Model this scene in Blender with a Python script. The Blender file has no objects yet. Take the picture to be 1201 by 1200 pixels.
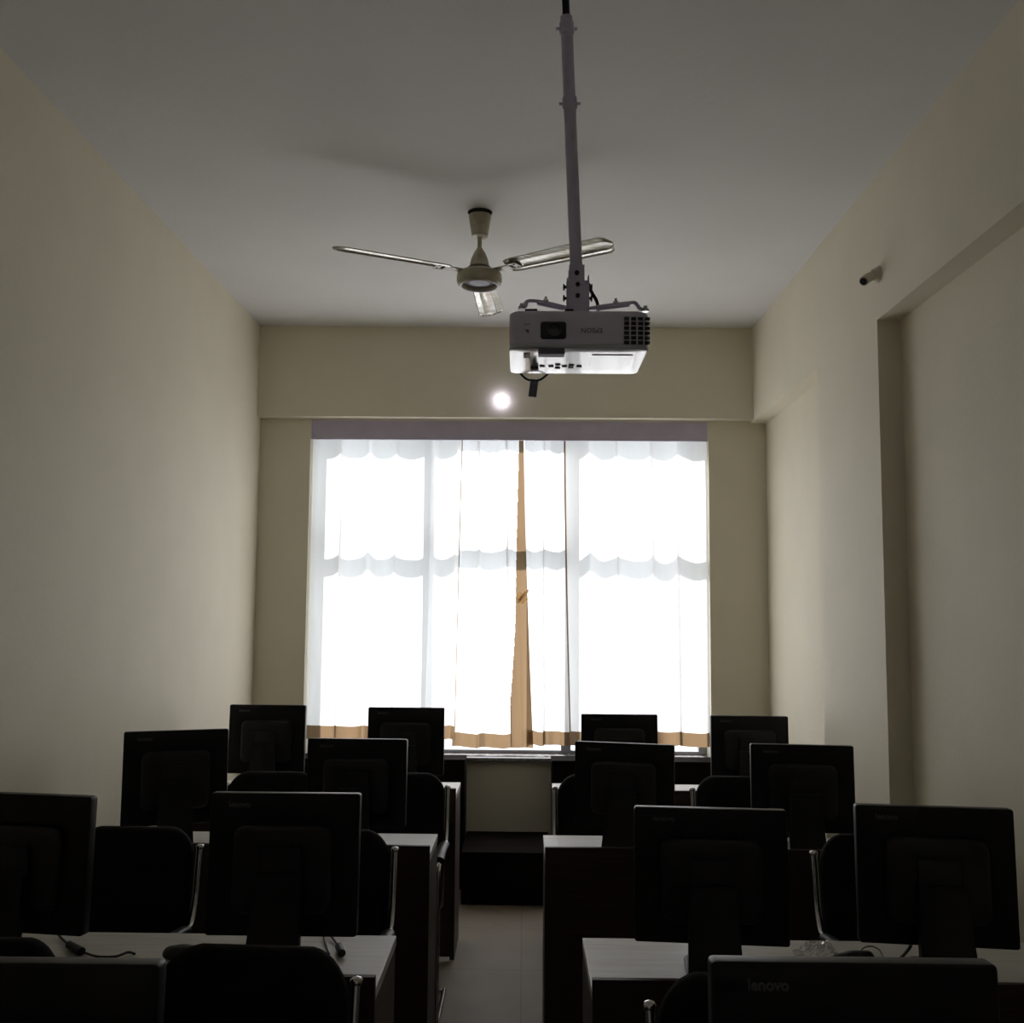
import bpy, bmesh, math, random
from math import sin, cos, pi, radians as R
from mathutils import Vector as V, Matrix, noise
random.seed(7)
C = bpy.context.scene.collection
sc = bpy.context.scene

# ------------------------------------------------------------------ camera
CAMZ = 1.625; F = 1200.0
PITCH, YAW, ROLL = R(5.43), R(0.69), R(0.45)
fw = V((-sin(YAW) * cos(PITCH), cos(YAW) * cos(PITCH), sin(PITCH)))
r0 = V((cos(YAW), sin(YAW), 0)); u0 = r0.cross(fw)
rt = r0 * cos(ROLL) + u0 * sin(ROLL); up = -r0 * sin(ROLL) + u0 * cos(ROLL)
cd = bpy.data.cameras.new('camera'); cam = bpy.data.objects.new('camera', cd); C.objects.link(cam)
cd.sensor_width = 36; cd.lens = 36 * F / 1201; cd.clip_start = 0.05
cam.matrix_world = Matrix(((rt.x, up.x, -fw.x, 0), (rt.y, up.y, -fw.y, 0), (rt.z, up.z, -fw.z, CAMZ), (0, 0, 0, 1)))
sc.camera = cam

def at(px, py, y=None, z=None):
    """world point seen at a photo pixel, at a given depth y or height z"""
    d = fw + rt * ((px - 600.5) / F) + up * ((600 - py) / F)
    t = y / d.y if y is not None else (z - CAMZ) / d.z
    return V((0, 0, CAMZ)) + d * t

# ------------------------------------------------------------------ light
w = bpy.data.worlds.new('sky'); sc.world = w; w.use_nodes = True
bg = w.node_tree.nodes['Background']
bg.inputs[0].default_value = (0.86, 0.93, 1.0, 1); bg.inputs[1].default_value = 2.0
sl = bpy.data.lights.new('sun', 'SUN'); sun = bpy.data.objects.new('sun', sl); C.objects.link(sun)
sl.energy = 16.5; sl.color = (1.0, 0.98, 1.0); sl.angle = R(2.5)
sun.rotation_euler = V((0.30, -1.0, -1.18)).to_track_quat('-Z', 'Y').to_euler()
sun.location = (0, 12, 8)
vs = sc.view_settings
vs.view_transform = 'Standard'; vs.look = 'None'; vs.gamma = 1; vs.use_curve_mapping = False
vs.exposure = 0.0
sc.cycles.max_bounces = 12; sc.cycles.diffuse_bounces = 8; sc.cycles.transparent_max_bounces = 12
sc.cycles.sample_clamp_indirect = 6

# ------------------------------------------------------------------ materials
def mat(name, col, rough=0.5, metal=0.0, var=0.0, vscale=20, bump=0.0, bscale=60, stretch=None, col2=None, coat=0.0, spec=0.5):
    m = bpy.data.materials.new(name); m.use_nodes = True
    nt = m.node_tree; b = nt.nodes['Principled BSDF']
    b.inputs['Base Color'].default_value = (*col, 1)
    b.inputs['Roughness'].default_value = rough; b.inputs['Metallic'].default_value = metal
    b.inputs['Specular IOR Level'].default_value = spec
    b.inputs['Coat Weight'].default_value = coat
    tc = nt.nodes.new('ShaderNodeTexCoord'); mp = nt.nodes.new('ShaderNodeMapping')
    nt.links.new(tc.outputs['Object'], mp.inputs[0])
    if stretch: mp.inputs['Scale'].default_value = stretch
    if var or col2:
        n = nt.nodes.new('ShaderNodeTexNoise'); n.inputs['Scale'].default_value = vscale; n.inputs['Detail'].default_value = 6
        nt.links.new(mp.outputs[0], n.inputs['Vector'])
        cr = nt.nodes.new('ShaderNodeValToRGB')
        c2 = col2 or tuple(c * (1 - var) for c in col)
        cr.color_ramp.elements[0].position = 0.35; cr.color_ramp.elements[1].position = 0.65
        cr.color_ramp.elements[0].color = (*c2, 1); cr.color_ramp.elements[1].color = (*col, 1)
        nt.links.new(n.outputs['Fac'], cr.inputs[0]); nt.links.new(cr.outputs[0], b.inputs['Base Color'])
    if bump:
        n2 = nt.nodes.new('ShaderNodeTexNoise'); n2.inputs['Scale'].default_value = bscale; n2.inputs['Detail'].default_value = 4
        nt.links.new(mp.outputs[0], n2.inputs['Vector'])
        bp = nt.nodes.new('ShaderNodeBump'); bp.inputs['Strength'].default_value = bump; bp.inputs['Distance'].default_value = 0.01
        nt.links.new(n2.outputs['Fac'], bp.inputs['Height']); nt.links.new(bp.outputs[0], b.inputs['Normal'])
    return m

WALL = mat('cream_wall_paint', (0.77, 0.722, 0.585), 0.7, var=0.04, vscale=3, bump=0.1, bscale=40)
BOUNCEW = mat('white_bounce_paint', (0.86, 0.85, 0.85), 0.6, var=0.03, vscale=3)  # unseen front wall made whiter to bounce light onto sides facing the camera
CEIL = mat('white_ceiling_paint', (0.745, 0.74, 0.735), 0.75, var=0.04, vscale=2, bump=0.12, bscale=30)
DARKWOOD = mat('dark_brown_laminate', (0.045, 0.030, 0.024), 0.55, col2=(0.026, 0.017, 0.014), vscale=6, stretch=(1, 1, 14), bump=0.05, bscale=20)
LITWOOD = mat('lit_brown_laminate', (0.06, 0.045, 0.036), 0.55, col2=(0.04, 0.03, 0.024), vscale=6, stretch=(1, 1, 14))  # dark laminate lightened: aisle light on the end panels put into the colour
TOPLAM = mat('pale_desktop_laminate', (0.50, 0.49, 0.46), 0.42, col2=(0.43, 0.41, 0.37), vscale=7, stretch=(1, 8, 1))
BLACK = mat('black_plastic', (0.006, 0.006, 0.007), 0.45, bump=0.05, bscale=400, spec=0.3)
BLACKG = mat('glossy_black_plastic', (0.007, 0.007, 0.008), 0.22)
GREYM = mat('charcoal_plastic', (0.008, 0.008, 0.009), 0.5)
LOGO = mat('dull_silver_lettering', (0.09, 0.09, 0.10), 0.5, metal=0.0)
SCREEN = mat('dark_screen', (0.008, 0.009, 0.012), 0.15)
FABRIC = mat('black_upholstery', (0.008, 0.008, 0.009), 0.9, bump=0.3, bscale=300, spec=0.2)
CHROME = mat('chrome', (0.62, 0.63, 0.65), 0.18, metal=1.0, var=0.1, vscale=30)
RUBBER = mat('black_rubber', (0.01, 0.01, 0.011), 0.6)
FANCREAM = mat('cream_fan_enamel', (0.50, 0.47, 0.36), 0.35, col2=(0.38, 0.34, 0.24), vscale=18)
FANBAND = mat('brown_fan_band', (0.10, 0.07, 0.05), 0.4, var=0.2)
BLADE = mat('dusty_fan_blade', (0.68, 0.67, 0.60), 0.2, col2=(0.42, 0.38, 0.28), vscale=9, stretch=(1, 5, 1), metal=0.4, coat=1.0, bump=.3, bscale=30)
HOLE = mat('dark_hole', (0.015, 0.012, 0.01), 0.9, var=0.3)
PBODY = mat('lilac_white_projector_plastic', (0.80, 0.76, 0.92), 0.45, var=0.03)
PLID = mat('white_projector_lid', (0.58, 0.61, 0.63), 0.2, var=0.03, coat=0.5)
PGREY = mat('grey_projector_plastic', (0.16, 0.15, 0.19), 0.5, var=0.05)
PDARK = mat('projector_dark_trim', (0.012, 0.012, 0.014), 0.35)
LENS = mat('lens_glass', (0.01, 0.01, 0.02), 0.05, coat=1.0)
POLE = mat('lilac_grey_metal', (0.66, 0.62, 0.80), 0.45, metal=0.0, var=0.08, vscale=40)
STICK = mat('beige_sticker', (0.42, 0.38, 0.30), 0.6, var=0.1)
PELMET = mat('grey_lilac_pelmet', (0.54, 0.49, 0.63), 0.6, var=0.08, vscale=8)
SILL = mat('polished_grey_stone', (0.35, 0.34, 0.33), 0.07, col2=(0.20, 0.19, 0.19), vscale=25)
FRAME = mat('bronze_window_frame', (0.25, 0.25, 0.26), 0.4, metal=0.5, var=0.1)
CABLE = mat('black_cable', (0.012, 0.012, 0.013), 0.5)
CREAMP = mat('cream_plastic', (0.62, 0.58, 0.46), 0.5, var=0.1)
LAMPB = mat('white_lamp_base', (0.7, 0.7, 0.7), 0.4, var=0.03)

def floor_mat():
    m = mat('beige_floor_tiles', (0.17, 0.135, 0.097), 0.6, var=0.12, vscale=5)
    nt = m.node_tree; b = nt.nodes['Principled BSDF']
    src = b.inputs['Base Color'].links[0].from_socket
    tc = nt.nodes.new('ShaderNodeTexCoord'); br = nt.nodes.new('ShaderNodeTexBrick')
    br.offset = 0; br.inputs['Scale'].default_value = 1.0; br.inputs['Brick Width'].default_value = 0.6; br.inputs['Row Height'].default_value = 0.6
    br.inputs['Mortar Size'].default_value = 0.003; br.inputs['Mortar'].default_value = (0.10, 0.085, 0.065, 1)
    nt.links.new(tc.outputs['Object'], br.inputs['Vector'])
    nt.links.new(src, br.inputs['Color1']); nt.links.new(src, br.inputs['Color2'])
    nt.links.new(br.outputs['Color'], b.inputs['Base Color'])
    return m
FLOOR = floor_mat()

def fabric_mat(name, col, transp):
    m = bpy.data.materials.new(name); m.use_nodes = True
    nt = m.node_tree; nt.nodes.clear()
    out = nt.nodes.new('ShaderNodeOutputMaterial')
    tl = nt.nodes.new('ShaderNodeBsdfTranslucent'); df = nt.nodes.new('ShaderNodeBsdfDiffuse'); tp = nt.nodes.new('ShaderNodeBsdfTransparent')
    n = nt.nodes.new('ShaderNodeTexNoise'); n.inputs['Scale'].default_value = 9; n.inputs['Detail'].default_value = 5
    tc = nt.nodes.new('ShaderNodeTexCoord'); mp = nt.nodes.new('ShaderNodeMapping'); mp.inputs['Scale'].default_value = (3, 3, 0.4)
    nt.links.new(tc.outputs['Object'], mp.inputs[0]); nt.links.new(mp.outputs[0], n.inputs['Vector'])
    cr = nt.nodes.new('ShaderNodeValToRGB')
    cr.color_ramp.elements[0].color = (*(c * 0.93 for c in col), 1); cr.color_ramp.elements[1].color = (*col, 1)
    nt.links.new(n.outputs['Fac'], cr.inputs[0])
    for s in (tl, df): nt.links.new(cr.outputs[0], s.inputs[0])
    a = nt.nodes.new('ShaderNodeMixShader'); a.inputs[0].default_value = 0.30
    nt.links.new(tl.outputs[0], a.inputs[1]); nt.links.new(df.outputs[0], a.inputs[2])
    b = nt.nodes.new('ShaderNodeMixShader'); b.inputs[0].default_value = transp
    nt.links.new(a.outputs[0], b.inputs[1]); nt.links.new(tp.outputs[0], b.inputs[2])
    nt.links.new(b.outputs[0], out.inputs[0])
    return m
CURT = fabric_mat('white_sheer_curtain', (0.93, 0.92, 0.90), 0.0)
TAN = fabric_mat('tan_curtain_border', (0.17, 0.112, 0.062), 0.0)

def glass_mat():
    m = bpy.data.materials.new('window_glass'); m.use_nodes = True
    nt = m.node_tree; nt.nodes.clear()
    out = nt.nodes.new('ShaderNodeOutputMaterial'); g = nt.nodes.new('ShaderNodeBsdfGlossy'); t = nt.nodes.new('ShaderNodeBsdfTransparent')
    g.inputs['Roughness'].default_value = 0.02; t.inputs[0].default_value = (0.95, 0.95, 0.95, 1)
    mx = nt.nodes.new('ShaderNodeMixShader'); mx.inputs[0].default_value = 0.05; nt.links.new(t.outputs[0], mx.inputs[1]); nt.links.new(g.outputs[0], mx.inputs[2])
    nt.links.new(mx.outputs[0], out.inputs[0])
    return m
GLASS = glass_mat()

def plastic_mat():
    m = bpy.data.materials.new('clear_crinkled_plastic'); m.use_nodes = True
    nt = m.node_tree; nt.nodes.clear()
    out = nt.nodes.new('ShaderNodeOutputMaterial'); g = nt.nodes.new('ShaderNodeBsdfGlossy'); t = nt.nodes.new('ShaderNodeBsdfTransparent')
    g.inputs['Roughness'].default_value = 0.12; g.inputs[0].default_value = (0.9, 0.9, 0.9, 1); t.inputs[0].default_value = (0.9, 0.9, 0.9, 1)
    mx = nt.nodes.new('ShaderNodeMixShader'); lw = nt.nodes.new('ShaderNodeLayerWeight'); lw.inputs[0].default_value = 0.45
    nt.links.new(lw.outputs['Facing'], mx.inputs[0]); nt.links.new(t.outputs[0], mx.inputs[1]); nt.links.new(g.outputs[0], mx.inputs[2])
    nt.links.new(mx.outputs[0], out.inputs[0])
    return m
BAG = plastic_mat()

def emit_mat(name, col, s):
    m = bpy.data.materials.new(name); m.use_nodes = True
    b = m.node_tree.nodes['Principled BSDF']
    b.inputs['Emission Color'].default_value = (*col, 1); b.inputs['Emission Strength'].default_value = s
    return m
LAMPGLOW = emit_mat('lit_lamp_diffuser', (0.78, 0.74, 1.0), 8)

# ------------------------------------------------------------------ mesh helpers
def empty(name, loc=(0, 0, 0), rz=0.0, rx=0.0, ry=0.0):
    o = bpy.data.objects.new(name, None); C.objects.link(o); o.location = loc; o.rotation_euler = (rx, ry, rz)
    o.empty_display_size = 0.05
    return o
def tag(o, label, cat, group=None, kind=None):
    o['label'] = label; o['category'] = cat
    if group: o['group'] = group
    if kind: o['kind'] = kind
    return o
def obj(name, bm, mats, parent=None, smooth=None, loc=None):
    me = bpy.data.meshes.new(name)
    bmesh.ops.recalc_face_normals(bm, faces=bm.faces[:])
    bm.to_mesh(me); bm.free()
    for m in (mats if isinstance(mats, (list, tuple)) else [mats]): me.materials.append(m)
    if smooth:
        for p in me.polygons: p.use_smooth = True
        me.set_sharp_from_angle(angle=R(smooth))
    o = bpy.data.objects.new(name, me); C.objects.link(o)
    if parent: o.parent = parent
    if loc: o.location = loc
    return o
def struct(name, bm, m):
    o = obj(name, bm, m); o['kind'] = 'structure'; return o
def box(bm, x0, x1, y0, y1, z0, z1, bevel=0.0, mi=0, mtx=None):
    mm = Matrix.Translation(((x0 + x1) / 2, (y0 + y1) / 2, (z0 + z1) / 2)) @ Matrix.Diagonal((x1 - x0, y1 - y0, z1 - z0, 1))
    r = bmesh.ops.create_cube(bm, size=1, matrix=mm)
    vsx = r['verts']
    if bevel:
        es = {e for v in vsx for e in v.link_edges}
        rr = bmesh.ops.bevel(bm, geom=list(es), offset=bevel, segments=2, profile=0.6, affect='EDGES')
        vsx = list({v for f in rr['faces'] for v in f.verts} | {v for v in vsx if v.is_valid})
    fs = {f for v in vsx for f in v.link_faces}
    for f in fs: f.material_index = mi
    if mtx is not None: bmesh.ops.transform(bm, matrix=mtx, verts=vsx)
    return vsx
def fillet(pts, rad, n=6):
    out = [V(pts[0])]
    for i in range(1, len(pts) - 1):
        p, a, b = V(pts[i]), V(pts[i - 1]), V(pts[i + 1])
        r = min(rad, (a - p).length * 0.48, (b - p).length * 0.48)
        s, e = p + (a - p).normalized() * r, p + (b - p).normalized() * r
        for k in range(n + 1):
            t = k / n; out.append(s.lerp(p, t).lerp(p.lerp(e, t), t))
    out.append(V(pts[-1])); return out
def smoothpath(pts, n=8):
    P = [V(p) for p in pts]; P = [2 * P[0] - P[1]] + P + [2 * P[-1] - P[-2]]; out = []
    for i in range(1, len(P) - 2):
        for k in range(n):
            t = k / n; a, b, c, d = P[i - 1:i + 3]
            out.append(0.5 * ((2 * b) + (c - a) * t + (2 * a - 5 * b + 4 * c - d) * t * t + (3 * b - a - 3 * c + d) * t ** 3))
    out.append(P[-2]); return out
def tube(bm, pts, r, n=10, mi=0, flat=1.0):
    pts = [V(p) for p in pts]; rings = []; ref = None
    for i, p in enumerate(pts):
        t = (pts[min(i + 1, len(pts) - 1)] - pts[max(i - 1, 0)]).normalized()
        if ref is None:
            ref = t.orthogonal().normalized() if abs(t.x) > 0.9 else (V((1, 0, 0)) - t * t.x).normalized()
        ref = (ref - t * ref.dot(t)).normalized(); bi = t.cross(ref)
        rings.append([bm.verts.new(p + ref * (r * cos(a)) + bi * (r * flat * sin(a))) for a in (2 * pi * k / n for k in range(n))])
    for a, b in zip(rings, rings[1:]):
        for k in range(n):
            f = bm.faces.new((a[k], a[(k + 1) % n], b[(k + 1) % n], b[k])); f.material_index = mi
    for rg in (rings[0][::-1], rings[-1]):
        f = bm.faces.new(rg); f.material_index = mi
def lathe(bm, prof, n=32, mi=0, mtx=None):
    """prof: list of (radius, z)"""
    rings = []; vsx = []
    for r, z in prof:
        rg = [bm.verts.new((max(r, 1e-4) * cos(2 * pi * k / n), max(r, 1e-4) * sin(2 * pi * k / n), z)) for k in range(n)]
        rings.append(rg); vsx += rg
    for a, b in zip(rings, rings[1:]):
        for k in range(n):
            f = bm.faces.new((a[k], a[(k + 1) % n], b[(k + 1) % n], b[k])); f.material_index = mi
    for rg in (rings[0][::-1], rings[-1]):
        f = bm.faces.new(rg); f.material_index = mi
    if mtx is not None: bmesh.ops.transform(bm, matrix=mtx, verts=vsx)
    return vsx
def rrect(w_, h_, r, n=6):
    """rounded rectangle outline centred on 0, r may be 4 radii (tr, tl, bl, br)"""
    rs = r if isinstance(r, (list, tuple)) else [r] * 4; o = []
    for q, (sx, sy) in enumerate(((1, 1), (-1, 1), (-1, -1), (1, -1))):
        rr = max(rs[q], 1e-4); cx, cy = sx * (w_ / 2 - rr), sy * (h_ / 2 - rr)
        for k in range(n + 1):
            a = q * pi / 2 + k / n * pi / 2; o.append((cx + rr * cos(a), cy + rr * sin(a)))
    return o
def pad(bm, outline, t0, t1, edge, deform=None, rings=5, axis='y', mi=0):
    """slab with the given outline from t0 to t1 along an axis, with rounded rims; deformable (filled by shrinking rings)"""
    N = len(outline)
    hw = max(abs(p[0]) for p in outline); hh = max(abs(p[1]) for p in outline)
    lay = []
    def ring(ins, t):
        sx, sy = max(hw - ins, 0.001) / hw, max(hh - ins, 0.001) / hh
        lay.append([(p[0] * sx, p[1] * sy, t) for p in outline])
    for k in range(rings, 0, -1):
        sx = (1 - edge / hw) * (1 - k / (rings + 1)); sy = (1 - edge / hh) * (1 - k / (rings + 1))
        lay.append([(p[0] * sx, p[1] * sy, t0) for p in outline])
    for k in range(5):
        a = k / 4 * pi / 2; ring(edge * (1 - sin(a)), t0 + edge * (1 - cos(a)))
    for k in range(5):
        a = k / 4 * pi / 2; ring(edge * (1 - cos(a)), t1 - edge * (1 - sin(a)))
    for k in range(1, rings + 1):
        sx = (1 - edge / hw) * (1 - k / (rings + 1)); sy = (1 - edge / hh) * (1 - k / (rings + 1))
        lay.append([(p[0] * sx, p[1] * sy, t1) for p in outline])
    vv = []; allv = []
    for L in lay:
        row = []
        for (a, b, t) in L:
            p = {'y': V((a, t, b)), 'z': V((a, b, t)), 'x': V((t, a, b))}[axis]
            if deform: p = deform(p)
            row.append(bm.verts.new(p))
        vv.append(row); allv += row
    for A, B in zip(vv, vv[1:]):
        for k in range(N):
            f = bm.faces.new((A[k], A[(k + 1) % N], B[(k + 1) % N], B[k])); f.material_index = mi
    for L in (vv[0][::-1], vv[-1]):
        f = bm.faces.new(L); f.material_index = mi
    return allv
def copy_tree(o, parent=None):
    c = o.copy(); C.objects.link(c); c.parent = parent
    for ch in list(o.children): copy_tree(ch, c)
    return c
def text_mesh(s, size, mtx, extrude=0.0008, bold=0.0):
    cu = bpy.data.curves.new('lettering', 'FONT'); cu.body = s; cu.size = size; cu.align_x = 'CENTER'; cu.align_y = 'CENTER'
    cu.extrude = extrude; cu.offset = bold; cu.resolution_u = 3
    o = bpy.data.objects.new('lettering', cu); C.objects.link(o)
    bpy.context.view_layer.update()
    me = bpy.data.meshes.new_from_object(o.evaluated_get(bpy.context.evaluated_depsgraph_get()))
    bm = bmesh.new(); bm.from_mesh(me); bmesh.ops.transform(bm, matrix=mtx, verts=bm.verts[:])
    bpy.data.objects.remove(o); bpy.data.curves.remove(cu); bpy.data.meshes.remove(me)
    return bm

# ------------------------------------------------------------------ room
XL, XR, XB = -1.662, 1.505, 1.410           # left wall, right recessed wall, right beam / pilaster face
YF, YW, YBM = -0.80, 6.34, 6.25             # front wall, window wall, beam face
ZC, ZB = 3.375, 2.805                       # ceiling, beam underside
WX0, WX1, WZ0, WZ1, YO = -1.345, 1.148, 0.725, 2.80, 6.58   # window opening
b = bmesh.new(); box(b, XL - .2, XR + .3, YF - .2, YO, -.12, 0); struct('floor', b, FLOOR)
b = bmesh.new(); box(b, XL - .2, XR + .3, YF - .2, YO, ZC, ZC + .15); struct('ceiling', b, CEIL)
b = bmesh.new(); box(b, XL - .2, XL, YF - .2, YO, 0, ZC); struct('wall_left', b, WALL)
b = bmesh.new(); box(b, XL, XR + .3, YF - .2, YF, 0, ZC); struct('wall_front', b, BOUNCEW)
b = bmesh.new(); box(b, XR, XR + .3, YF, YO, 0, ZC)
struct('wall_right', b, WALL)
b = bmesh.new()
box(b, XL, WX0, YW, YO, 0, ZC); box(b, WX1, XR, YW, YO, 0, ZC)
box(b, WX0, WX1, YW, YO, 0, WZ0 - .025); box(b, WX0, WX1, YW, YO, WZ1, ZC)
struct('wall_back', b, WALL)
b = bmesh.new(); box(b, XL, XB, YBM, YW, ZB, ZC); struct('trim_1', b, WALL)          # beam over the window
b = bmesh.new(); box(b, XB, XR, YF, YW, ZB - .015, ZC); struct('trim_2', b, WALL)     # beam along the right wall
b = bmesh.new(); box(b, XB, XR, 4.03, 4.87, 0, ZB - .015); struct('trim_3', b, WALL)  # pilaster
b = bmesh.new(); box(b, WX0 - .0, WX1 + .0, YW - .035, YO - .02, WZ0 - .025, WZ0, bevel=.006)
s = struct('trim_4', b, SILL)                                                        # polished sill

# window: frame, panes
yg0, yg1 = 6.50, 6.55
win = empty('window_1', (0, 0, 0)); win['kind'] = 'structure'
b = bmesh.new()
box(b, WX0, WX0 + .05, yg0, yg1, WZ0, WZ1); box(b, WX1 - .05, WX1, yg0, yg1, WZ0, WZ1)
box(b, WX0 + .05, WX1 - .05, yg0, yg1, WZ0, WZ0 + .022); box(b, WX0 + .05, WX1 - .05, yg0, yg1, WZ1 - .05, WZ1)
obj('window_frame', b, FRAME, win)
ztr = at(600, 638, y=6.5).z
xm = [at(497, 700, y=6.52).x, at(664, 700, y=6.52).x]
b = bmesh.new(); box(b, WX0 + .05, WX1 - .05, yg0 + .001, yg1 - .001, ztr - .03, ztr + .03); obj('transom', b, FRAME, win)
for x in xm:
    b = bmesh.new(); box(b, x - .030, x + .030, yg0 + .002, yg1 - .002, WZ0 + .022, ztr - .03); box(b, x - .030, x + .030, yg0 + .002, yg1 - .002, ztr + .03, WZ1 - .05)
    obj('mullion', b, FRAME, win)
xs = [WX0 + .05, xm[0] - .030, xm[0] + .030, xm[1] - .030, xm[1] + .030, WX1 - .05]
for k in range(3):
    for za, zb in ((WZ0 + .022, ztr - .03), (ztr + .03, WZ1 - .05)):
        b = bmesh.new(); box(b, xs[2 * k], xs[2 * k + 1], 6.522, 6.528, za, zb); obj('pane', b, GLASS, win)

# pelmet above the curtains
zp = at(600, 517, y=6.36).z
pel = empty('curtain_pelmet', (0, 6.358, zp))
tag(pel, 'long grey lilac pelmet board above the curtains under the beam', 'pelmet')
b = bmesh.new(); box(b, WX0 + .004, WX1 - .004, -.018, .0, 0, WZ1 - zp - .003, bevel=.003); obj('front_board', b, PELMET, pel)
b = bmesh.new()
tube(b, [(WX0 + .02, .045, WZ1 - zp - .018), (WX1 - .02, .045, WZ1 - zp - .018)], .008, 10)
obj('curtain_rail', b, CHROME, pel)

# curtains (panels hang behind the pelmet)
def curtain(name, xa, xb, ztop, zbot, seed, label, yc=6.405, border_side=0, amp=.032, overlap_shade=0, xa2=None, xb2=None, period=.19, sideprof=None):
    """xa..xb at the top, xa2..xb2 at the bottom; border material along the bottom (and down one side)"""
    rnd = random.Random(seed); n = 150; m = 70
    xa2 = xa if xa2 is None else xa2; xb2 = xb if xb2 is None else xb2
    wd = xb - xa; ph = rnd.random() * 6
    fr = 2 * pi / period
    b = bmesh.new(); g = []
    for j in range(m + 1):
        t = j / m; row = []
        z = ztop + (zbot - ztop) * t
        for i in range(n + 1):
            s_ = i / n
            xx = s_ * wd
            warp = .045 * noise.noise(V((s_ * 4 + seed * 7, t * .35, seed)))
            aa = amp * (0.75 + .5 * noise.noise(V((s_ * 5, seed * 3.1, t * .8)))) * (0.85 + .3 * t)
            y = yc + aa * sin(fr * (xx + warp) + ph) + .008 * noise.noise(V((s_ * 16, t * 3, seed * 2.2)))
            x = (xa + (xa2 - xa) * t ** 1.3) * (1 - s_) + (xb + (xb2 - xb) * t ** 1.3) * s_ + max(.006, .015 + .022 * noise.noise(V((s_ * 7 + 3, seed * 1.7, t * .5)))) * sin(fr * (xx + warp) + ph + 1.57) * 1.5
            zz = z + (.012 * noise.noise(V((s_ * 6, seed, 5))) * t)
            row.append(b.verts.new((x, y, zz)))
        g.append(row)
    for j in range(m):
        for i in range(n):
            f = b.faces.new((g[j][i], g[j][i + 1], g[j + 1][i + 1], g[j + 1][i])); f.smooth = True
            t = j / m; tan = j >= m - 3
            if border_side > 0 and i / n > 1 - (.05 + .22 * t ** 1.5): tan = True
            if overlap_shade and (i >= n - 1 if overlap_shade > 0 else i < 1): tan = True  # thin dark line where panels overlap, its shade painted as a tan column
            f.material_index = 1 if tan else 0
    o = obj(name, b, [CURT, TAN])
    # a sheet must stay unrecalculated-smooth
    for p in o.data.polygons: p.use_smooth = True
    return tag(o, label, 'curtain', 'curtain panels in the window')
def cx(px, py=700): return at(px, py, y=6.40).x
ZT = WZ1 - .05
curtain('curtain', WX0 + .03, cx(545), ZT, at(450, 868, y=6.4).z, 1.3, 'white sheer curtain panel at the left end of the window', xa2=WX0 + .015, xb2=cx(541), yc=6.403, overlap_shade=1)
curtain('curtain', cx(536), cx(612), ZT, at(575, 878, y=6.4).z, 2.7, 'narrow white curtain panel with a wide tan edge and knot left of window centre', yc=6.445, border_side=1, xa2=cx(534), xb2=cx(626), amp=.02, period=.16)
curtain('curtain', cx(616), cx(672), ZT, at(645, 875, y=6.4).z, 3.9, 'narrow white curtain panel just right of the knotted tan edge', yc=6.445, xa2=cx(622), xb2=cx(674), amp=.024, period=.15)
curtain('curtain', cx(665), WX1 - .02, ZT, at(750, 875, y=6.4).z, 5.2, 'white sheer curtain panel at the right end of the window', yc=6.403, xa2=cx(672), xb2=WX1 - .015, amp=.032, overlap_shade=-1)
# knot in the tan edge
k0 = at(612, 702, y=6.375)
b = bmesh.new()
pad(b, rrect(.075, .055, .022), -.016, .014, .012, deform=lambda p: Matrix.Rotation(R(38), 3, 'Y') @ p)
tube(b, smoothpath([(-.03, 0, -.03), (-.005, -.018, .0), (.025, -.01, .035), (.034, .004, .05)]), .010, 8)
ko = obj('curtain_knot', b, fabric_mat('pale_tan_cloth', (0.78, 0.62, 0.42), 0.0), None, 60, loc=k0); ko.location.y = 6.345
tag(ko, 'small knotted tan cloth loop on the curtain edge near window centre', 'knot')

# lit lamp on the beam over the window
lp = at(588, 470, y=YBM)
lamp = empty('wall_lamp', (lp.x, YBM, lp.z)); tag(lamp, 'small round lit lamp on the beam above the window', 'lamp')
RX = Matrix.Rotation(R(90), 4, 'X')
b = bmesh.new(); lathe(b, [(.036, 0.0), (.036, .012), (.036, .02)], 32, mtx=RX); obj('lamp_base', b, LAMPB, lamp, 40)
b = bmesh.new(); lathe(b, [(.039, .008), (.0395, .02), (.038, .03), (.032, .042), (.02, .05), (.004, .053)], 32, mtx=RX); obj('lamp_diffuser', b, LAMPGLOW, lamp, 60)

# ------------------------------------------------------------------ low storage at the back
MATTE = mat('matte_near_black_wood', (0.010, 0.007, 0.006), 0.9, var=0.3, vscale=8, stretch=(1, 1, 10), spec=0.1)
def cabinet(name, x0, x1, y0, y1, z1, label, cat):
    e = empty(name, ((x0 + x1) / 2, (y0 + y1) / 2, 0)); hx = (x1 - x0) / 2; hy = (y1 - y0) / 2
    tag(e, label, cat)
    b = bmesh.new(); box(b, -hx, hx, -hy + .018, hy, .0, z1 - .02, bevel=.002); obj('body', b, MATTE, e)
    b = bmesh.new(); box(b, -hx, hx, -hy, hy, z1 - .02, z1, bevel=.002); obj('top_board', b, MATTE, e)
    nd = max(1, round(2 * hx / .6)); wd = 2 * hx / nd
    for k in range(nd):
        b = bmesh.new(); box(b, -hx + k * wd + .003, -hx + (k + 1) * wd - .003, -hy, -hy + .017, .01, z1 - .025, bevel=.002); obj('front_board', b, MATTE, e)
    return e
xa = at(545, 920, y=6.10).x; xb_ = at(647, 920, y=6.10).x
cabinet('low_cabinet', XL + .01, xa, 6.10, 6.30, .742, 'low dark cabinet under the window sill left of the aisle', 'cabinet')
cabinet('low_cabinet', xb_, XR - .02, 6.10, 6.30, .742, 'low dark cabinet under the window sill right of the aisle', 'cabinet')
cabinet('low_box', -.335, .155, 5.80, 6.335, .285, 'low dark brown wooden box at the far end of the aisle', 'box')

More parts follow.
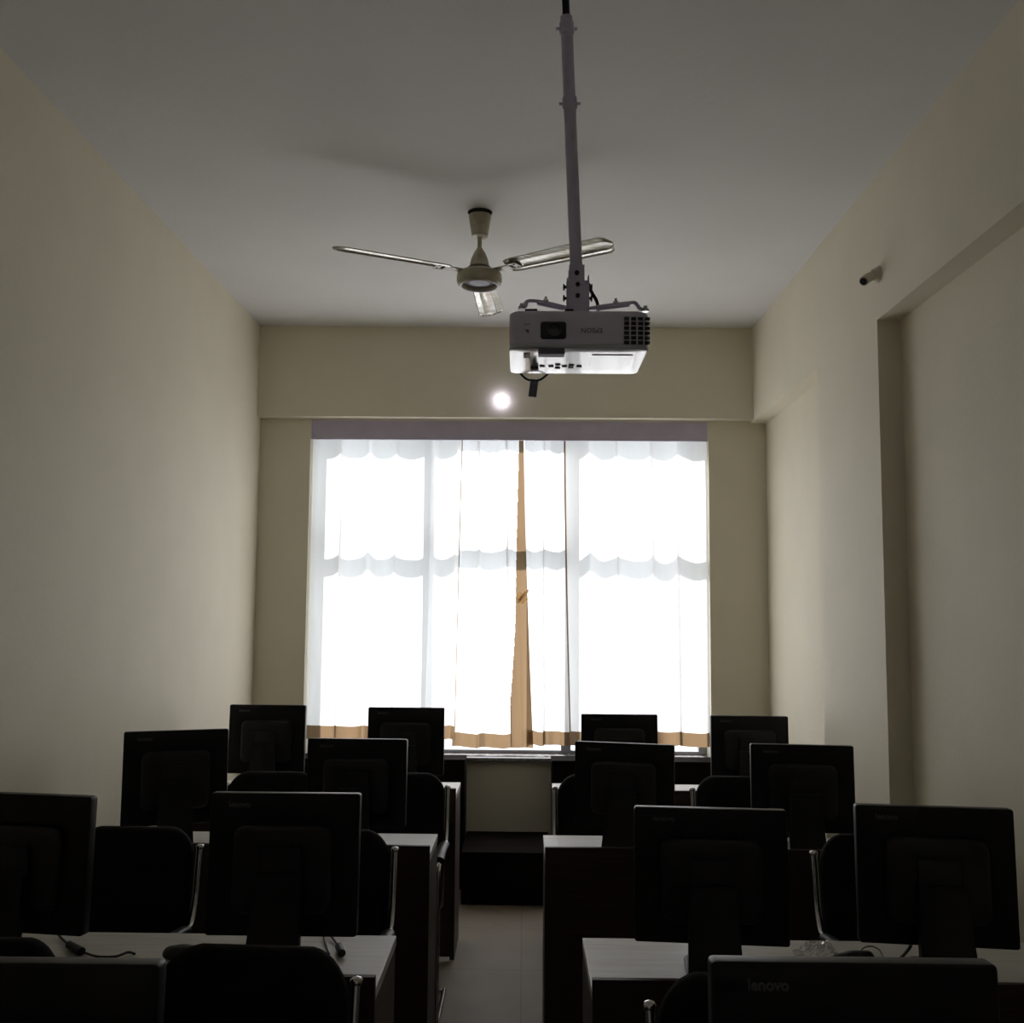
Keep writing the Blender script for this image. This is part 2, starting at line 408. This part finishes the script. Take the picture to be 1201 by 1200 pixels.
# ------------------------------------------------------------------ desks
def desk(x0, x1, yf, yb, label, rz=0.0):
    cx_, cy = (x0 + x1) / 2, (yf + yb) / 2
    e = empty('computer_desk', (cx_, cy, 0), rz); hx, hy = (x1 - x0) / 2, (yb - yf) / 2
    tag(e, label, 'desk', 'computer desks in rows either side of the aisle')
    b = bmesh.new(); box(b, -hx, hx, -hy, hy, .725, .75, bevel=.0015); obj('desktop', b, TOPLAM, e)
    b = bmesh.new(); box(b, -hx, hx, -hy - .019, -hy - .0005, .02, .782, bevel=.0015); o = obj('front_panel', b, DARKWOOD, e)
    for s_ in (-1, 1):
        b = bmesh.new(); xo = s_ * (hx - .011)
        box(b, xo - .011, xo + .011, -hy + .002, hy - .02, 0, .724, bevel=.001); obj('end_panel', b, LITWOOD, e)
    b = bmesh.new(); box(b, -.011, .011, -hy + .002, hy - .03, 0, .724); obj('middle_panel', b, LITWOOD, e)
    for s_ in (-1, 1):
        b = bmesh.new(); a0, a1 = sorted((s_ * .10, s_ * (hx - .05)))
        box(b, a0, a1, -hy + .10, hy - .09, .66, .676, bevel=.001); obj('keyboard_tray', b, LITWOOD, e)
    return e
rows = [(1.14, 1.485, -.335, .165, 'nearest row'), (2.45, 2.835, -.335, .163, 'second row'), (3.75, 4.08, -.328, .082, 'third row'), (4.92, 5.27, -.312, .148, 'farthest row')]
RN = ['nearest the camera', 'second from the camera', 'third from the camera', 'farthest from the camera']
for i, (yf, yb, xl, xr, nm) in enumerate(rows):
    desk(XL + .03, xl, yf, yb, 'dark desk with pale top left of the aisle, row ' + RN[i])
    desk(xr, 1.385, yf, yb, 'dark desk with pale top right of the aisle, row ' + RN[i])

# ------------------------------------------------------------------ monitors
def make_monitor():
    """origin on the desk below the middle of the screen; back faces -Y"""
    e = empty('computer_monitor')
    z0, z1, wd = .062, .398, .376; zc = (z0 + z1) / 2; h_ = z1 - z0
    tilt = Matrix.Translation((0, 0, z0)) @ Matrix.Rotation(R(-2.5), 4, 'X') @ Matrix.Translation((0, 0, -z0))
    b = bmesh.new()
    T = lambda p: tilt @ (p + V((0, 0, zc)))
    pad(b, rrect(wd, h_, .007, 3), -.012, .022, .004, deform=T, rings=2)
    hs = obj('housing', b, BLACK, e, 40)
    b = bmesh.new(); pad(b, rrect(wd * .66, h_ * .62, .03, 5), -.034, -.011, .015, deform=lambda p: T(p + V((0, 0, -.01))), rings=2)
    box(b, -.05, .05, -.0375, -.033, zc - .05, zc + .045, bevel=.004)
    for k in range(7): box(b, -.06 + k * .02 - .006, -.06 + k * .02 + .006, -.0365, -.033, z1 - .115, z1 - .111)
    obj('rear_cover', b, GREYM, e, 40)
    b = bmesh.new(); box(b, -wd / 2 + .018, wd / 2 - .018, .0225, .0235, z0 + .022, z1 - .018, mtx=tilt); obj('screen', b, SCREEN, e)
    b = text_mesh('lenovo', .020, tilt @ Matrix.Translation((-wd / 2 + .074, -.0125, z1 - .028)) @ RX, bold=.0004); obj('lettering', b, LOGO, e)
    # stand: slab that widens downwards and leans towards the back
    b = bmesh.new(); n = 8; L = []
    for k in range(n + 1):
        t = k / n; z = .006 + t * .21; hw = .066 - .012 * t; y = -.105 + .062 * t ** .8; th = .016
        L.append([b.verts.new((sx * hw, y + sy * th, z)) for sx, sy in ((-1, -1), (1, -1), (1, 1), (-1, 1))])
    for A, B in zip(L, L[1:]):
        for k in range(4): b.faces.new((A[k], A[(k + 1) % 4], B[(k + 1) % 4], B[k]))
    b.faces.new(L[0]); b.faces.new(L[-1][::-1])
    obj('stand', b, BLACK, e, 40)
    b = bmesh.new(); pad(b, rrect(.130, .19, .03, 5), 0, .012, .004, deform=lambda p: p + V((0, -.024, 0)), axis='z', rings=2); obj('base', b, BLACK, e, 40)
    return e
mon0 = make_monitor()
# (left px, right px, top px, depth y, rotation deg, label)
MON = [
 (-140, 185, 1131, 1.42, 0, 'black monitor cut off by the bottom left corner, its top edge just in view'),
 (840, 1166, 1131, 1.40, 0, 'black monitor cut off by the bottom edge right of the aisle, lettering large'),
 (-62, 113, 932, 2.63, -8, 'black monitor cut off by the left edge, second row from the camera'),
 (248, 421, 931, 2.62, 0, 'black monitor with bright top rim, second row, left of the aisle'),
 (744, 922, 949, 2.61, -5, 'black monitor with pale desktop on its left, second row, just right of the aisle'),
 (1005, 1186, 947, 2.61, -7, 'black monitor nearest the right wall, second row from the camera'),
 (149, 267, 857, 3.90, 21, 'black monitor turned towards the left wall, third row from the camera'),
 (361, 477, 867, 3.91, -1, 'black monitor overlapping the left end of the window sill, third row'),
 (673, 790, 872, 3.93, -14, 'black monitor turned sideways slightly, third row, just right of the aisle'),
 (880, 1001, 874, 3.90, -6, 'black monitor in front of the pilaster, third row, right of the aisle'),
 (271, 357, 827, 5.10, 0, 'black monitor in the farthest row, nearest the left wall'),
 (433, 520, 830, 5.10, 0, 'black monitor in front of the curtain, farthest row, left of the aisle'),
 (683, 770, 838, 5.12, 0, 'black monitor in front of the curtain, farthest row, right of the aisle'),
 (834, 924, 840, 5.10, -2, 'black monitor in the farthest row, nearest the right wall'),
]
for i, (l, r_, tp, yy, rz, lab) in enumerate(MON):
    m = mon0 if i == 0 else copy_tree(mon0)
    p = at((l + r_) / 2, tp, y=yy)
    m.location = (p.x, yy, .7505); m.rotation_euler = (0, 0, R(rz))
    s_ = (p.z - .7505) / .398
    if 0.9 < s_ < 1.1: m.scale = (1, 1, s_)
    tag(m, lab, 'monitor', 'black monitors on the desks')

# ------------------------------------------------------------------ chairs
def make_chair():
    """cantilever visitor chair facing -Y; origin on the floor under the seat middle"""
    e = empty('visitor_chair'); hw = .202
    def bk(p):     # backrest: wrap round the sitter, lean back
        q = V((p.x, p.y + .19 - .9 * p.x ** 2 * .9, p.z + .69))
        q.z += .016 * (1 - (p.x / .19) ** 2) * max(0, p.z) / .26 - .008
        q.y += (p.z) * .16 + .05 * (p.z + .22) ** 2
        return q
    b = bmesh.new(); pad(b, rrect(.388, .52, (.08, .08, .05, .05), 8), -.022, .022, .018, deform=bk, rings=6); obj('backrest', b, FABRIC, e, 50)
    def st(p):
        return V((p.x, p.y - .03, p.z + .435 - .25 * p.x ** 2 - (max(0, -p.y - .12) ** 2) * 1.6))
    b = bmesh.new(); pad(b, rrect(.365, .42, .06, 6), -.028, .028, .022, deform=st, rings=6, axis='z'); obj('seat', b, FABRIC, e, 50)
    for s_ in (-1, 1):
        x = s_ * hw
        b = bmesh.new()
        P = [(x, .235, .885), (x, .205, .72), (x, .165, .655), (x, -.20, .665), (x, -.235, .30), (x, -.225, .0115), (x, .20, .0115)]
        tube(b, fillet(P, .06, 6), .011, 10)
        obj('side_frame', b, CHROME, e, 60)
        b = bmesh.new(); lathe(b, [(.0105, -.004), (.0135, 0), (.0135, .008), (.009, .013), (.002, .015)], 12, mtx=Matrix.Translation((x, .236, .884)) @ Matrix.Rotation(R(-9), 4, 'X')); obj('tube_cap', b, CHROME, e, 60)
        b = bmesh.new()
        tube(b, smoothpath([(x, .12, .661), (x, .04, .672), (x, -.08, .678), (x, -.185, .668)], 5), .021, 12, flat=.72); obj('armrest', b, BLACK, e, 60)
    b = bmesh.new()
    tube(b, [(-hw, .19, .0115), (hw, .19, .0115)], .0105, 8)
    obj('floor_bar', b, CHROME, e, 60); b = bmesh.new()
    tube(b, fillet([(-hw, .10, .65), (-hw + .012, .10, .395), (hw - .012, .10, .395), (hw, .10, .65)], .02), .009, 8)
    obj('seat_bar', b, CHROME, e, 60); b = bmesh.new()
    tube(b, fillet([(-hw, -.2285, .395), (-hw, -.15, .395), (hw, -.15, .395), (hw, -.2285, .395)], .03), .009, 8)
    obj('front_bar', b, CHROME, e, 60)
    return e
ch0 = make_chair()
# (tube px, side of that tube, cap px y, depth y of the tube, rotation, label)
CH = [
 (85, 1, 1150, 2.14, 0, 'black chair behind the monitor in the bottom left corner, left of a fuller chair'),
 (418, 1, 1153, 2.10, -3, 'big black chair at the bottom edge left of the aisle, both chrome caps in view'),
 (762, -1, 1167, 2.03, 0, 'black chair at the bottom edge right of the aisle, half behind the nearest monitor'),
 (235, 1, 990, 3.32, 0, 'black chair between the two left monitors of the second row'),
 (463, 1, 1000, 3.31, 0, 'black chair behind the bright rimmed monitor of the second row'),
 (954, -1, 1003, 3.32, 0, 'black chair between the two right monitors of the second row'),
 (268, -1, 918, 4.55, 0, 'black chair in the third row near the left wall, right of the turned monitor'),
 (525, 1, 923, 4.55, 0, 'black chair at the left edge of the aisle in the third row'),
 (651, -1, 922, 4.55, 0, 'black chair at the right edge of the aisle in the third row'),
 (812, -1, 924, 4.55, 0, 'black chair between the two right monitors of the third row'),
]
for i, (px, sd, py, yy, rz, lab) in enumerate(CH):
    c = ch0 if i == 0 else copy_tree(ch0)
    p = at(px, py, y=yy)
    off = Matrix.Rotation(R(rz), 3, 'Z') @ V((sd * .202, .237, 0))
    c.location = (p.x - off.x, yy - off.y, 0); c.rotation_euler = (0, 0, R(rz))
    c.scale = (1, 1, 1 if i < 2 else .985 if i == 2 else .974 if i < 6 else .955)
    tag(c, lab, 'chair', 'black cantilever chairs behind the desks')

# ------------------------------------------------------------------ ceiling fan
fx, fy = at(563, 249, z=ZC).x, at(563, 249, z=ZC).y
def fz(py): return at(563, py, y=fy).z
fan = empty('ceiling_fan', (fx, fy, ZC)); tag(fan, 'cream ceiling fan with three dusty blades hanging in front of the window', 'fan')
Z = lambda py: fz(py) - ZC
b = bmesh.new(); lathe(b, [(.055, -.001), (.053, -.006), (.05, -.010), (.045, -.011)], 32); obj('ceiling_hole_ring', b, HOLE, fan, 40)
b = bmesh.new(); lathe(b, [(.012, Z(253)), (.050, Z(253)), (.049, Z(256)), (.042, Z(268)), (.038, Z(274)), (.036, Z(278)), (.012, Z(279))], 32); obj('upper_canopy', b, FANCREAM, fan, 40)
b = bmesh.new(); lathe(b, [(.010, -.012), (.010, Z(294))], 16); obj('down_rod', b, FANCREAM, fan, 40)
b = bmesh.new(); lathe(b, [(.011, Z(291)), (.016, Z(293)), (.026, Z(297)), (.037, Z(304)), (.043, Z(311)), (.047, Z(316))], 32); obj('lower_canopy', b, FANCREAM, fan, 40)
b = bmesh.new(); tube(b, [(.083 * cos(a_ * pi / 24), .083 * sin(a_ * pi / 24), Z(335)) for a_ in range(49)], .005, 8); obj('rim_ring', b, LAMPB, fan, 40)
b = bmesh.new(); lathe(b, [(.0765, Z(330.5)), (.074, Z(331)), (.050, Z(331)), (.045, Z(332.5)), (.02, Z(333)), (.001, Z(333))], 48); obj('bottom_cover', b, PGREY, fan, 40)
b = bmesh.new(); lathe(b, [(.046, Z(313)), (.051, Z(314)), (.053, Z(318)), (.055, Z(319))], 32); obj('motor_band', b, FANBAND, fan, 40)
b = bmesh.new(); lathe(b, [(.05, Z(317)), (.082, Z(319)), (.097, Z(322)), (.100, Z(325)), (.100, Z(330)), (.096, Z(333)), (.090, Z(334.5)), (.083, Z(335)), (.078, Z(333)), (.077, Z(330)), (.06, Z(329)), (.001, Z(329))], 48); obj('motor_housing', b, FANCREAM, fan, 35)
BZ = 3.103 - ZC
for a_ in (-153, -33, 87):
    e_ = Matrix.Rotation(R(a_), 4, 'Z')
    b = bmesh.new(); n = 26; R0, R1 = .150, .665; top = []; rings = []
    for k in range(n + 1):
        t = k / n; r_ = R0 + (R1 - R0) * t
        hw = .052 + .012 * t
        if t > .9: hw *= max(.12, math.sqrt(max(0, 1 - ((t - .9) / .1) ** 2)))
        if t < .05: hw *= .8 + 4 * t
        pit = R(-12); ring = []
        prof = [(-1, .0), (-.93, .004), (-.5, -.002), (-.42, .003), (0, .004), (.42, .003), (.5, -.002), (.93, .004), (1, .0)]
        for (q, h2) in prof:
            ring.append((r_, q * hw * cos(pit), q * hw * sin(pit) + h2 + BZ))
        rings.append([b.verts.new(p) for p in ring] + [b.verts.new((p[0], p[1], p[2] - .0022)) for p in ring[::-1]])
    for A, B in zip(rings, rings[1:]):
        for k in range(len(A)): b.faces.new((A[k], A[(k + 1) % len(A)], B[(k + 1) % len(A)], B[k]))
    b.faces.new(rings[0]); b.faces.new(rings[-1][::-1])
    bmesh.ops.transform(b, matrix=e_, verts=b.verts[:])
    bl = obj('blade', b, BLADE, fan, 40)
    b = bmesh.new()
    vs_ = box(b, .085, .185, -.022, .022, BZ - .008, BZ - .003, bevel=.002); box(b, .165, .21, -.034, .034, BZ - .008, BZ - .003, bevel=.002)
    for q in (-.02, .02): lathe(b, [(.005, BZ - .012), (.005, BZ - .007)], 10, mtx=Matrix.Translation((.195, q, 0)))
    bmesh.ops.transform(b, matrix=e_, verts=b.verts[:])
    obj('blade_bracket', b, FANCREAM, bl, 40)

# ------------------------------------------------------------------ projector and its ceiling mount
PY = 2.10
pc = at(679.5, 385, y=PY)                # centre of the front face
pr_ = empty('projector', (pc.x, PY, pc.z)); tag(pr_, 'white projector hanging upside down from the ceiling pole', 'projector')
pxm = PY / F
PWd = 168 * pxm; PH = 45 * pxm; PD = .235
b = bmesh.new()
def prj(p):
    q = V(p)
    q.y -= 0.06 * (q.x ** 2) * 0
    return q
pad(b, rrect(PWd, PD, .022, 6), -PH / 2 + .004, PH / 2, .007, axis='z', rings=2, deform=lambda p: V((p.x, p.y + PD / 2 + .10 * max(0, abs(p.x) - .09), p.z)))
obj('body', b, PBODY, pr_, 35)
b = bmesh.new(); pad(b, rrect(PWd + .001, PD + .001, .022, 6), -PH / 2 - .003, -PH / 2 + .0065, .004, axis='z', rings=2, deform=lambda p: V((p.x, p.y + PD / 2 + .10 * max(0, abs(p.x) - .09), p.z)))
lid = obj('white_lid', b, PLID, pr_, 35); lid['label'] = 'glossy white lid'
def fp(px, py): # local coordinates on the front face
    q = at(px, py, y=PY); return q.x - pc.x, q.z - pc.z
x_, z_ = fp(649, 387.5)
b = bmesh.new(); pad(b, rrect(31 * pxm, 21 * pxm, .006, 5), -.003, .004, .002, deform=lambda p: p + V((x_, 0, z_))); o = obj('lens_recess', b, PDARK, pr_, 40)
b = bmesh.new(); lathe(b, [(.0150, .0), (.0150, .006), (.0125, .0065), (.012, .003), (.006, .0045), (.001, .005)], 28, mtx=Matrix.Translation((x_ + .002, -.003, z_)) @ RX); obj('lens', b, LENS, o, 40)
b = bmesh.new()
for c in range(4):
    for r_ in range(6):
        px = 735 + c * 8.2; py = 373.5 + r_ * 5.6
        a_, c_ = fp(px, py)
        yo = .10 * max(0, abs(a_) - .09)
        box(b, a_ - .0053, a_ + .0053, yo - .0015, yo + .003, c_ - .0035, c_ + .0035)
obj('vent_grille', b, PDARK, pr_)
x2, z2 = fp(694, 387.5)
b = text_mesh('EPSON', .0150, Matrix.Translation((x2, -.0005, z2)) @ Matrix.Rotation(pi, 4, 'Y') @ RX); obj('lettering', b, PGREY, pr_)
x2, z2 = fp(618, 389)
b = bmesh.new()
vv = [b.verts.new((x2 + a_, -.0012, z2 + c_)) for a_, c_ in ((-.005, .004), (.004, .004), (.004, -.005))]; f = b.faces.new(vv)
bmesh.ops.translate(b, verts=bmesh.ops.extrude_face_region(b, geom=[f])['geom'][0:0] or [], vec=(0, 0, 0))
obj('badge', b, PGREY, pr_)
x2, z2 = fp(618, 380.5)
b = text_mesh('3LCD', .0055, Matrix.Translation((x2, -.0005, z2)) @ Matrix.Rotation(pi, 4, 'Y') @ RX); obj('lettering', b, PGREY, pr_)
x2, z2 = fp(647, 411)
b = bmesh.new(); box(b, x2 - .028, x2 + .028, -.002, .030, z2 - .008, z2 + .006, bevel=.003); obj('lens_slider', b, PGREY, pr_)
# lid details, seen from below
zl = -PH / 2 - .0035
b = bmesh.new(); box(b, .03, .118, .055, .150, zl - .0012, zl + .001, bevel=.0008); o = obj('lamp_cover', b, PLID, pr_)
b = bmesh.new(); box(b, -.117, -.102, .045, .085, zl - .0008, zl + .001); obj('sticker', b, STICK, pr_)
b = bmesh.new(); lathe(b, [(.009, zl), (.009, zl - .006), (.006, zl - .008)], 20, mtx=Matrix.Translation((-.092, .165, 0))); obj('foot', b, PGREY, pr_, 40)
b = bmesh.new()
for (a_, c_) in ((-.055, .16), (-.04, .145), (-.04, .175), (-.025, .16), (-.075, .16), (-.01, .15), (-.01, .17), (.008, .16)):
    pad(b, rrect(.012, .009, .003, 3), zl - .002, zl + .001, .001, axis='z', rings=1, deform=lambda p, a_=a_, c_=c_: p + V((a_, c_, 0)))
obj('control_buttons', b, PGREY, pr_, 40)
zt = PH / 2
for px, pw in ((623, 15), (668, 11)):
    b = bmesh.new(); a_, _ = fp(px, 366); box(b, a_ - pw * pxm / 2, a_ + pw * pxm / 2, .012, .05, zt - .001, zt + .006, bevel=.002)
    obj('rubber_pad', b, PDARK, pr_)

# mount: pole, clamp bracket, arms
ptop = at(663.5, 3, y=PY + .115); pbot = at(676, 318, y=PY + .115)
dirp = (ptop - pbot).normalized()
tops = pbot + dirp * ((ZC - pbot.z) / dirp.z)
zbase = pc.z + PH / 2
mt = empty('projector_mount', (pbot.x, pbot.y, zbase)); tag(mt, 'lilac grey ceiling pole mount with bracket and arms above the projector', 'mount')
L_ = lambda p: V(p) - V((pbot.x, pbot.y, zbase))
def lp_(px, py, y=PY + .115): return L_(at(px, py, y=y))
pj = at(664, 20, y=PY + .115)
tj = pbot + dirp * ((pj.z - pbot.z) / dirp.z)
b = bmesh.new(); tube(b, [L_(pbot - dirp * .03), L_(tj)], .0138, 16)
obj('pole', b, POLE, mt, 50)
b = bmesh.new(); tube(b, [L_(tj - dirp * .02), L_(tops - dirp * .004)], .0085, 12); o = obj('inner_rod', b, BLACK, mt, 50); o['label'] = 'black inner rod'
b = bmesh.new()
for py in (34, 122):
    b = bmesh.new()
    c_ = pbot + dirp * ((at(668, py, y=PY + .115).z - pbot.z) / dirp.z)
    tube(b, [L_(c_ - dirp * .014), L_(c_ + dirp * .014)], .0165, 16); tube(b, [L_(c_) + V((-.024, 0, 0)), L_(c_) + V((.024, 0, 0))], .004, 8)
    obj('pole_collar', b, POLE, mt, 50)
b = bmesh.new(); lathe(b, [(.05, 0), (.05, -.006), (.02, -.012), (.012, -.05)], 24, mtx=Matrix.Translation(L_(tops))); obj('ceiling_plate', b, POLE, mt, 40)
b = bmesh.new()
A = lp_(664.5, 332); B = lp_(690.5, 361)
box(b, A.x, B.x, -.019, -.0165, 0.004, A.z, bevel=.001); box(b, A.x, A.x + .0025, -.019, .022, .004, A.z + .006); box(b, B.x - .0025, B.x, -.019, .022, .004, A.z + .012)
A2 = lp_(667, 314); B2 = lp_(685, 314)
box(b, A2.x, B2.x, -.021, -.018, A.z - .01, A2.z, bevel=.001); box(b, A2.x, B2.x, .016, .019, A.z - .02, A2.z, bevel=.001)
box(b, A.x, B.x, -.019, .03, .0025, .005)
obj('clamp_bracket', b, POLE, mt, 30)
b = bmesh.new()
for py in (337, 350):
    q = lp_(677, py); tube(b, [(A.x - .006, 0, q.z), (B.x + .006, 0, q.z)], .0035, 8)
    for x in (A.x - .006, B.x + .006): tube(b, [(x - .002, 0, q.z), (x + .002, 0, q.z)], .007, 6)
    tube(b, [(q.x, -.024, q.z), (q.x, -.018, q.z)], .005, 8)
q = lp_(676, 324); tube(b, [(q.x, -.026, q.z), (q.x, -.020, q.z)], .0055, 8)
obj('bolts', b, PDARK, mt, 40)
for s_, pts in ((-1, [(688, 361), (662, 361), (640, 357), (630, 354.5), (620, 354.5), (617, 357), (616.5, 361), (612, 363)]), (1, [(690, 362), (700, 361), (722, 359), (738, 356.5), (744, 356.5), (747, 360), (750, 364), (756, 366)])):
    b = bmesh.new(); pp = []
    for k, (px, py) in enumerate(pts):
        q = lp_(px, py); yy = -.015 * k / (len(pts) - 1); pp.append(V((q.x, yy, max(q.z, .0045))))
    tube(b, smoothpath(pp, 5), .0042, 10, flat=1)
    q0, q1 = pp[1], pp[3]
    tube(b, [q0 + V((0, .001, -.001)), q1 + V((0, .001, -.0015))], .0065, 8)
    obj('arm', b, POLE, mt, 50)
    b = bmesh.new(); q = pp[2]; lathe(b, [(.006, 0), (.006, .005), (.003, .0055), (.003, .012)], 12, mtx=Matrix.Translation(q + V((0, 0, .004)))); obj('arm_screw', b, CHROME, mt, 40)
    b = bmesh.new(); q = pp[-1]
    lathe(b, [(.008, -.004), (.008, .002), (.0045, .003), (.0045, .009)], 12, mtx=Matrix.Translation(q))
    obj('arm_screw', b, CHROME, mt, 40)
# cables of the projector
b = bmesh.new()
tube(b, smoothpath([lp_(690, 333), lp_(694, 343), lp_(700, 354), lp_(703, 360) + V((0, .04, 0)), lp_(704, 364) + V((0, .09, 0))], 6), .004, 8)
o = obj('cable', b, CABLE, mt, 60)
b = bmesh.new(); YB = PY + .255
base_ = at(628, 430, y=YB)
P = [(607, 426), (608, 433), (613, 441), (621, 446), (632, 446), (641, 440), (647, 433), (648, 426)]
tube(b, smoothpath([at(px, py, y=YB + .01) - base_ for px, py in P], 6), .0026, 8)
cb = obj('cable', b, CABLE, None, 60, loc=base_); tag(cb, 'black cable looping below the rear of the projector with a grey tag', 'cable')
b = bmesh.new()
for k, sgn in ((0, 1),):
    vs_ = box(b, -.0095, .0095, -.002, .002, -.042, .0, bevel=.001, mtx=Matrix.Rotation(R(7), 4, 'Y'))
t_ = obj('cable_tag', b, PGREY, cb); t_.location = at(627, 445, y=YB + .01) - base_
b = bmesh.new(); base2 = at(690, 434, y=YB)
tube(b, smoothpath([at(px, py, y=YB + .008) - base2 for px, py in ((672, 430), (680, 434), (692, 435), (700, 433), (704, 430))], 6), .0026, 8)
tag(obj('cable', b, CABLE, None, 60, loc=base2), 'short black cable peeking out under the middle of the projector rear', 'cable')

# ------------------------------------------------------------------ fitting on the right beam
q = at(1031, 322, y=4.0); q = V((0, 0, CAMZ)) + (q - V((0, 0, CAMZ))) * (XB / q.x)
pf = empty('wall_camera', q); tag(pf, 'small cream tubular camera fixed to the right beam near the pilaster', 'camera')
RYm = Matrix.Rotation(R(-90), 4, 'Y')
b = bmesh.new(); lathe(b, [(.034, 0), (.034, .006), (.026, .016), (.018, .034)], 20, mtx=RYm); obj('wall_plate', b, CREAMP, pf, 40)
d0 = V((-.030, 0, 0)); d1 = V((-.074, -.035, -.040))
b = bmesh.new(); tube(b, [V((-.006, .016, .006)), d0.lerp(d1, .5), d1], .019, 16); obj('barrel', b, CREAMP, pf, 50)
b = bmesh.new(); dd = (d1 - d0).normalized(); tube(b, [d1 - dd * .001, d1 + dd * .003], .0145, 16); obj('front_cap', b, BLACK, pf, 50)

# ------------------------------------------------------------------ small things on the desks
def desk_cable(name, pts, r, label, z=.752, ferrite=None, cat='cable'):
    P = [at(px, py, z=z + dz) for px, py, dz in pts]; base = P[0].copy(); base.z = z
    b = bmesh.new(); tube(b, smoothpath([p - base for p in P], 8), r, 8)
    o = obj(name, b, CABLE, None, 60, loc=base); tag(o, label, cat)
    if ferrite:
        a_, c_ = (at(px, py, z=z + .009) - base for px, py in ferrite)
        b = bmesh.new(); tube(b, [a_, a_.lerp(c_, .1), a_.lerp(c_, .9), c_], .010, 10); obj('ferrite_bead', b, CABLE, o, 50)
    return o
desk_cable('cable', [(63, 1088, .02), (70, 1098, .006), (82, 1109, .004), (98, 1117, .004), (115, 1122, .004), (135, 1122, .004), (150, 1117, .004), (158, 1119, .004)], .0032,
           'black cable with a thick bead on the second left desk', ferrite=((81, 1108), (96, 1116)))
desk_cable('cable', [(379, 1094, .01), (381, 1104, .004), (384, 1114, .004), (386, 1119, .004)], .0028, 'thin black cable on the second left desk, left of the one ending in a plug')
desk_cable('cable', [(386, 1095, .01), (393, 1104, .004), (398, 1112, .004), (400, 1117, .004)], .0030, 'short black cable ending in a plug beside the second left monitor stand', ferrite=((397.5, 1110), (401, 1118)))
desk_cable('cable', [(1069, 1103, .05), (1068, 1110, .02), (1062, 1118, .006), (1056, 1124, .004), (1052, 1127, .004)], .0042, 'black cable dropping from the second right monitor onto the desk')

def make_mouse():
    b = bmesh.new()
    def df(p):
        u = p.y / .055; return V((p.x * (1 - .15 * max(0, u)), p.y, p.z * (1 - .35 * max(0, u)) * (1 - .5 * (p.x / .03) ** 2 * (1 if p.z > .01 else 0))))
    pad(b, rrect(.060, .105, .028, 8), 0, .036, .014, axis='z', rings=6, deform=df)
    return b
q = at(214, 1110, y=2.63)
mouse = empty('computer_mouse', (q.x, 2.63, .7508), R(70)); tag(mouse, 'glossy black mouse on the second left desk above the big chair', 'mouse')
obj('shell', make_mouse(), BLACK, mouse, 60)
b = bmesh.new(); tube(b, [(0, .030, .026), (0, .040, .0215)], .004, 10); obj('scroll_wheel', b, GREYM, mouse, 40)
q = at(1000, 1118, y=2.63)
mouse2 = copy_tree(mouse); mouse2.location = (q.x, 2.63, .7508); mouse2.rotation_euler = (0, 0, R(88)); mouse2.scale = (1, 1, 1.1)
tag(mouse2, 'black mouse half wrapped in clear plastic on the second right desk', 'mouse')
desk_cable('mouse_cable', [(1008, 1118, .018), (1013, 1112, .012), (1022, 1110, .012), (1031, 1114, .006), (1035, 1121, .004), (1037, 1128, .004)], .0018, 'thin black mouse cable curving over the second right desk')
# crinkled clear bag
q = at(958, 1116, y=2.67)
b = bmesh.new(); bmesh.ops.create_icosphere(b, subdivisions=5, radius=1)
for v in b.verts:
    p = v.co.copy(); n_ = noise.fractal(p * 2.2, 1.0, 2.0, 5) ; rdg = abs(noise.noise(p * 4.0)) + abs(noise.noise(p * 9)) * .5
    k = 1 + .22 * n_ - .35 * rdg
    v.co = V((p.x * .062 * k, p.y * .045 * k, max(-.0, (p.z + .15) * .046 * k) if p.z > -.15 else .0))
bag = obj('plastic_bag', b, BAG, None, 30, loc=(q.x, 2.66, .7512)); tag(bag, 'small crumpled clear plastic bag on the second right desk', 'bag')
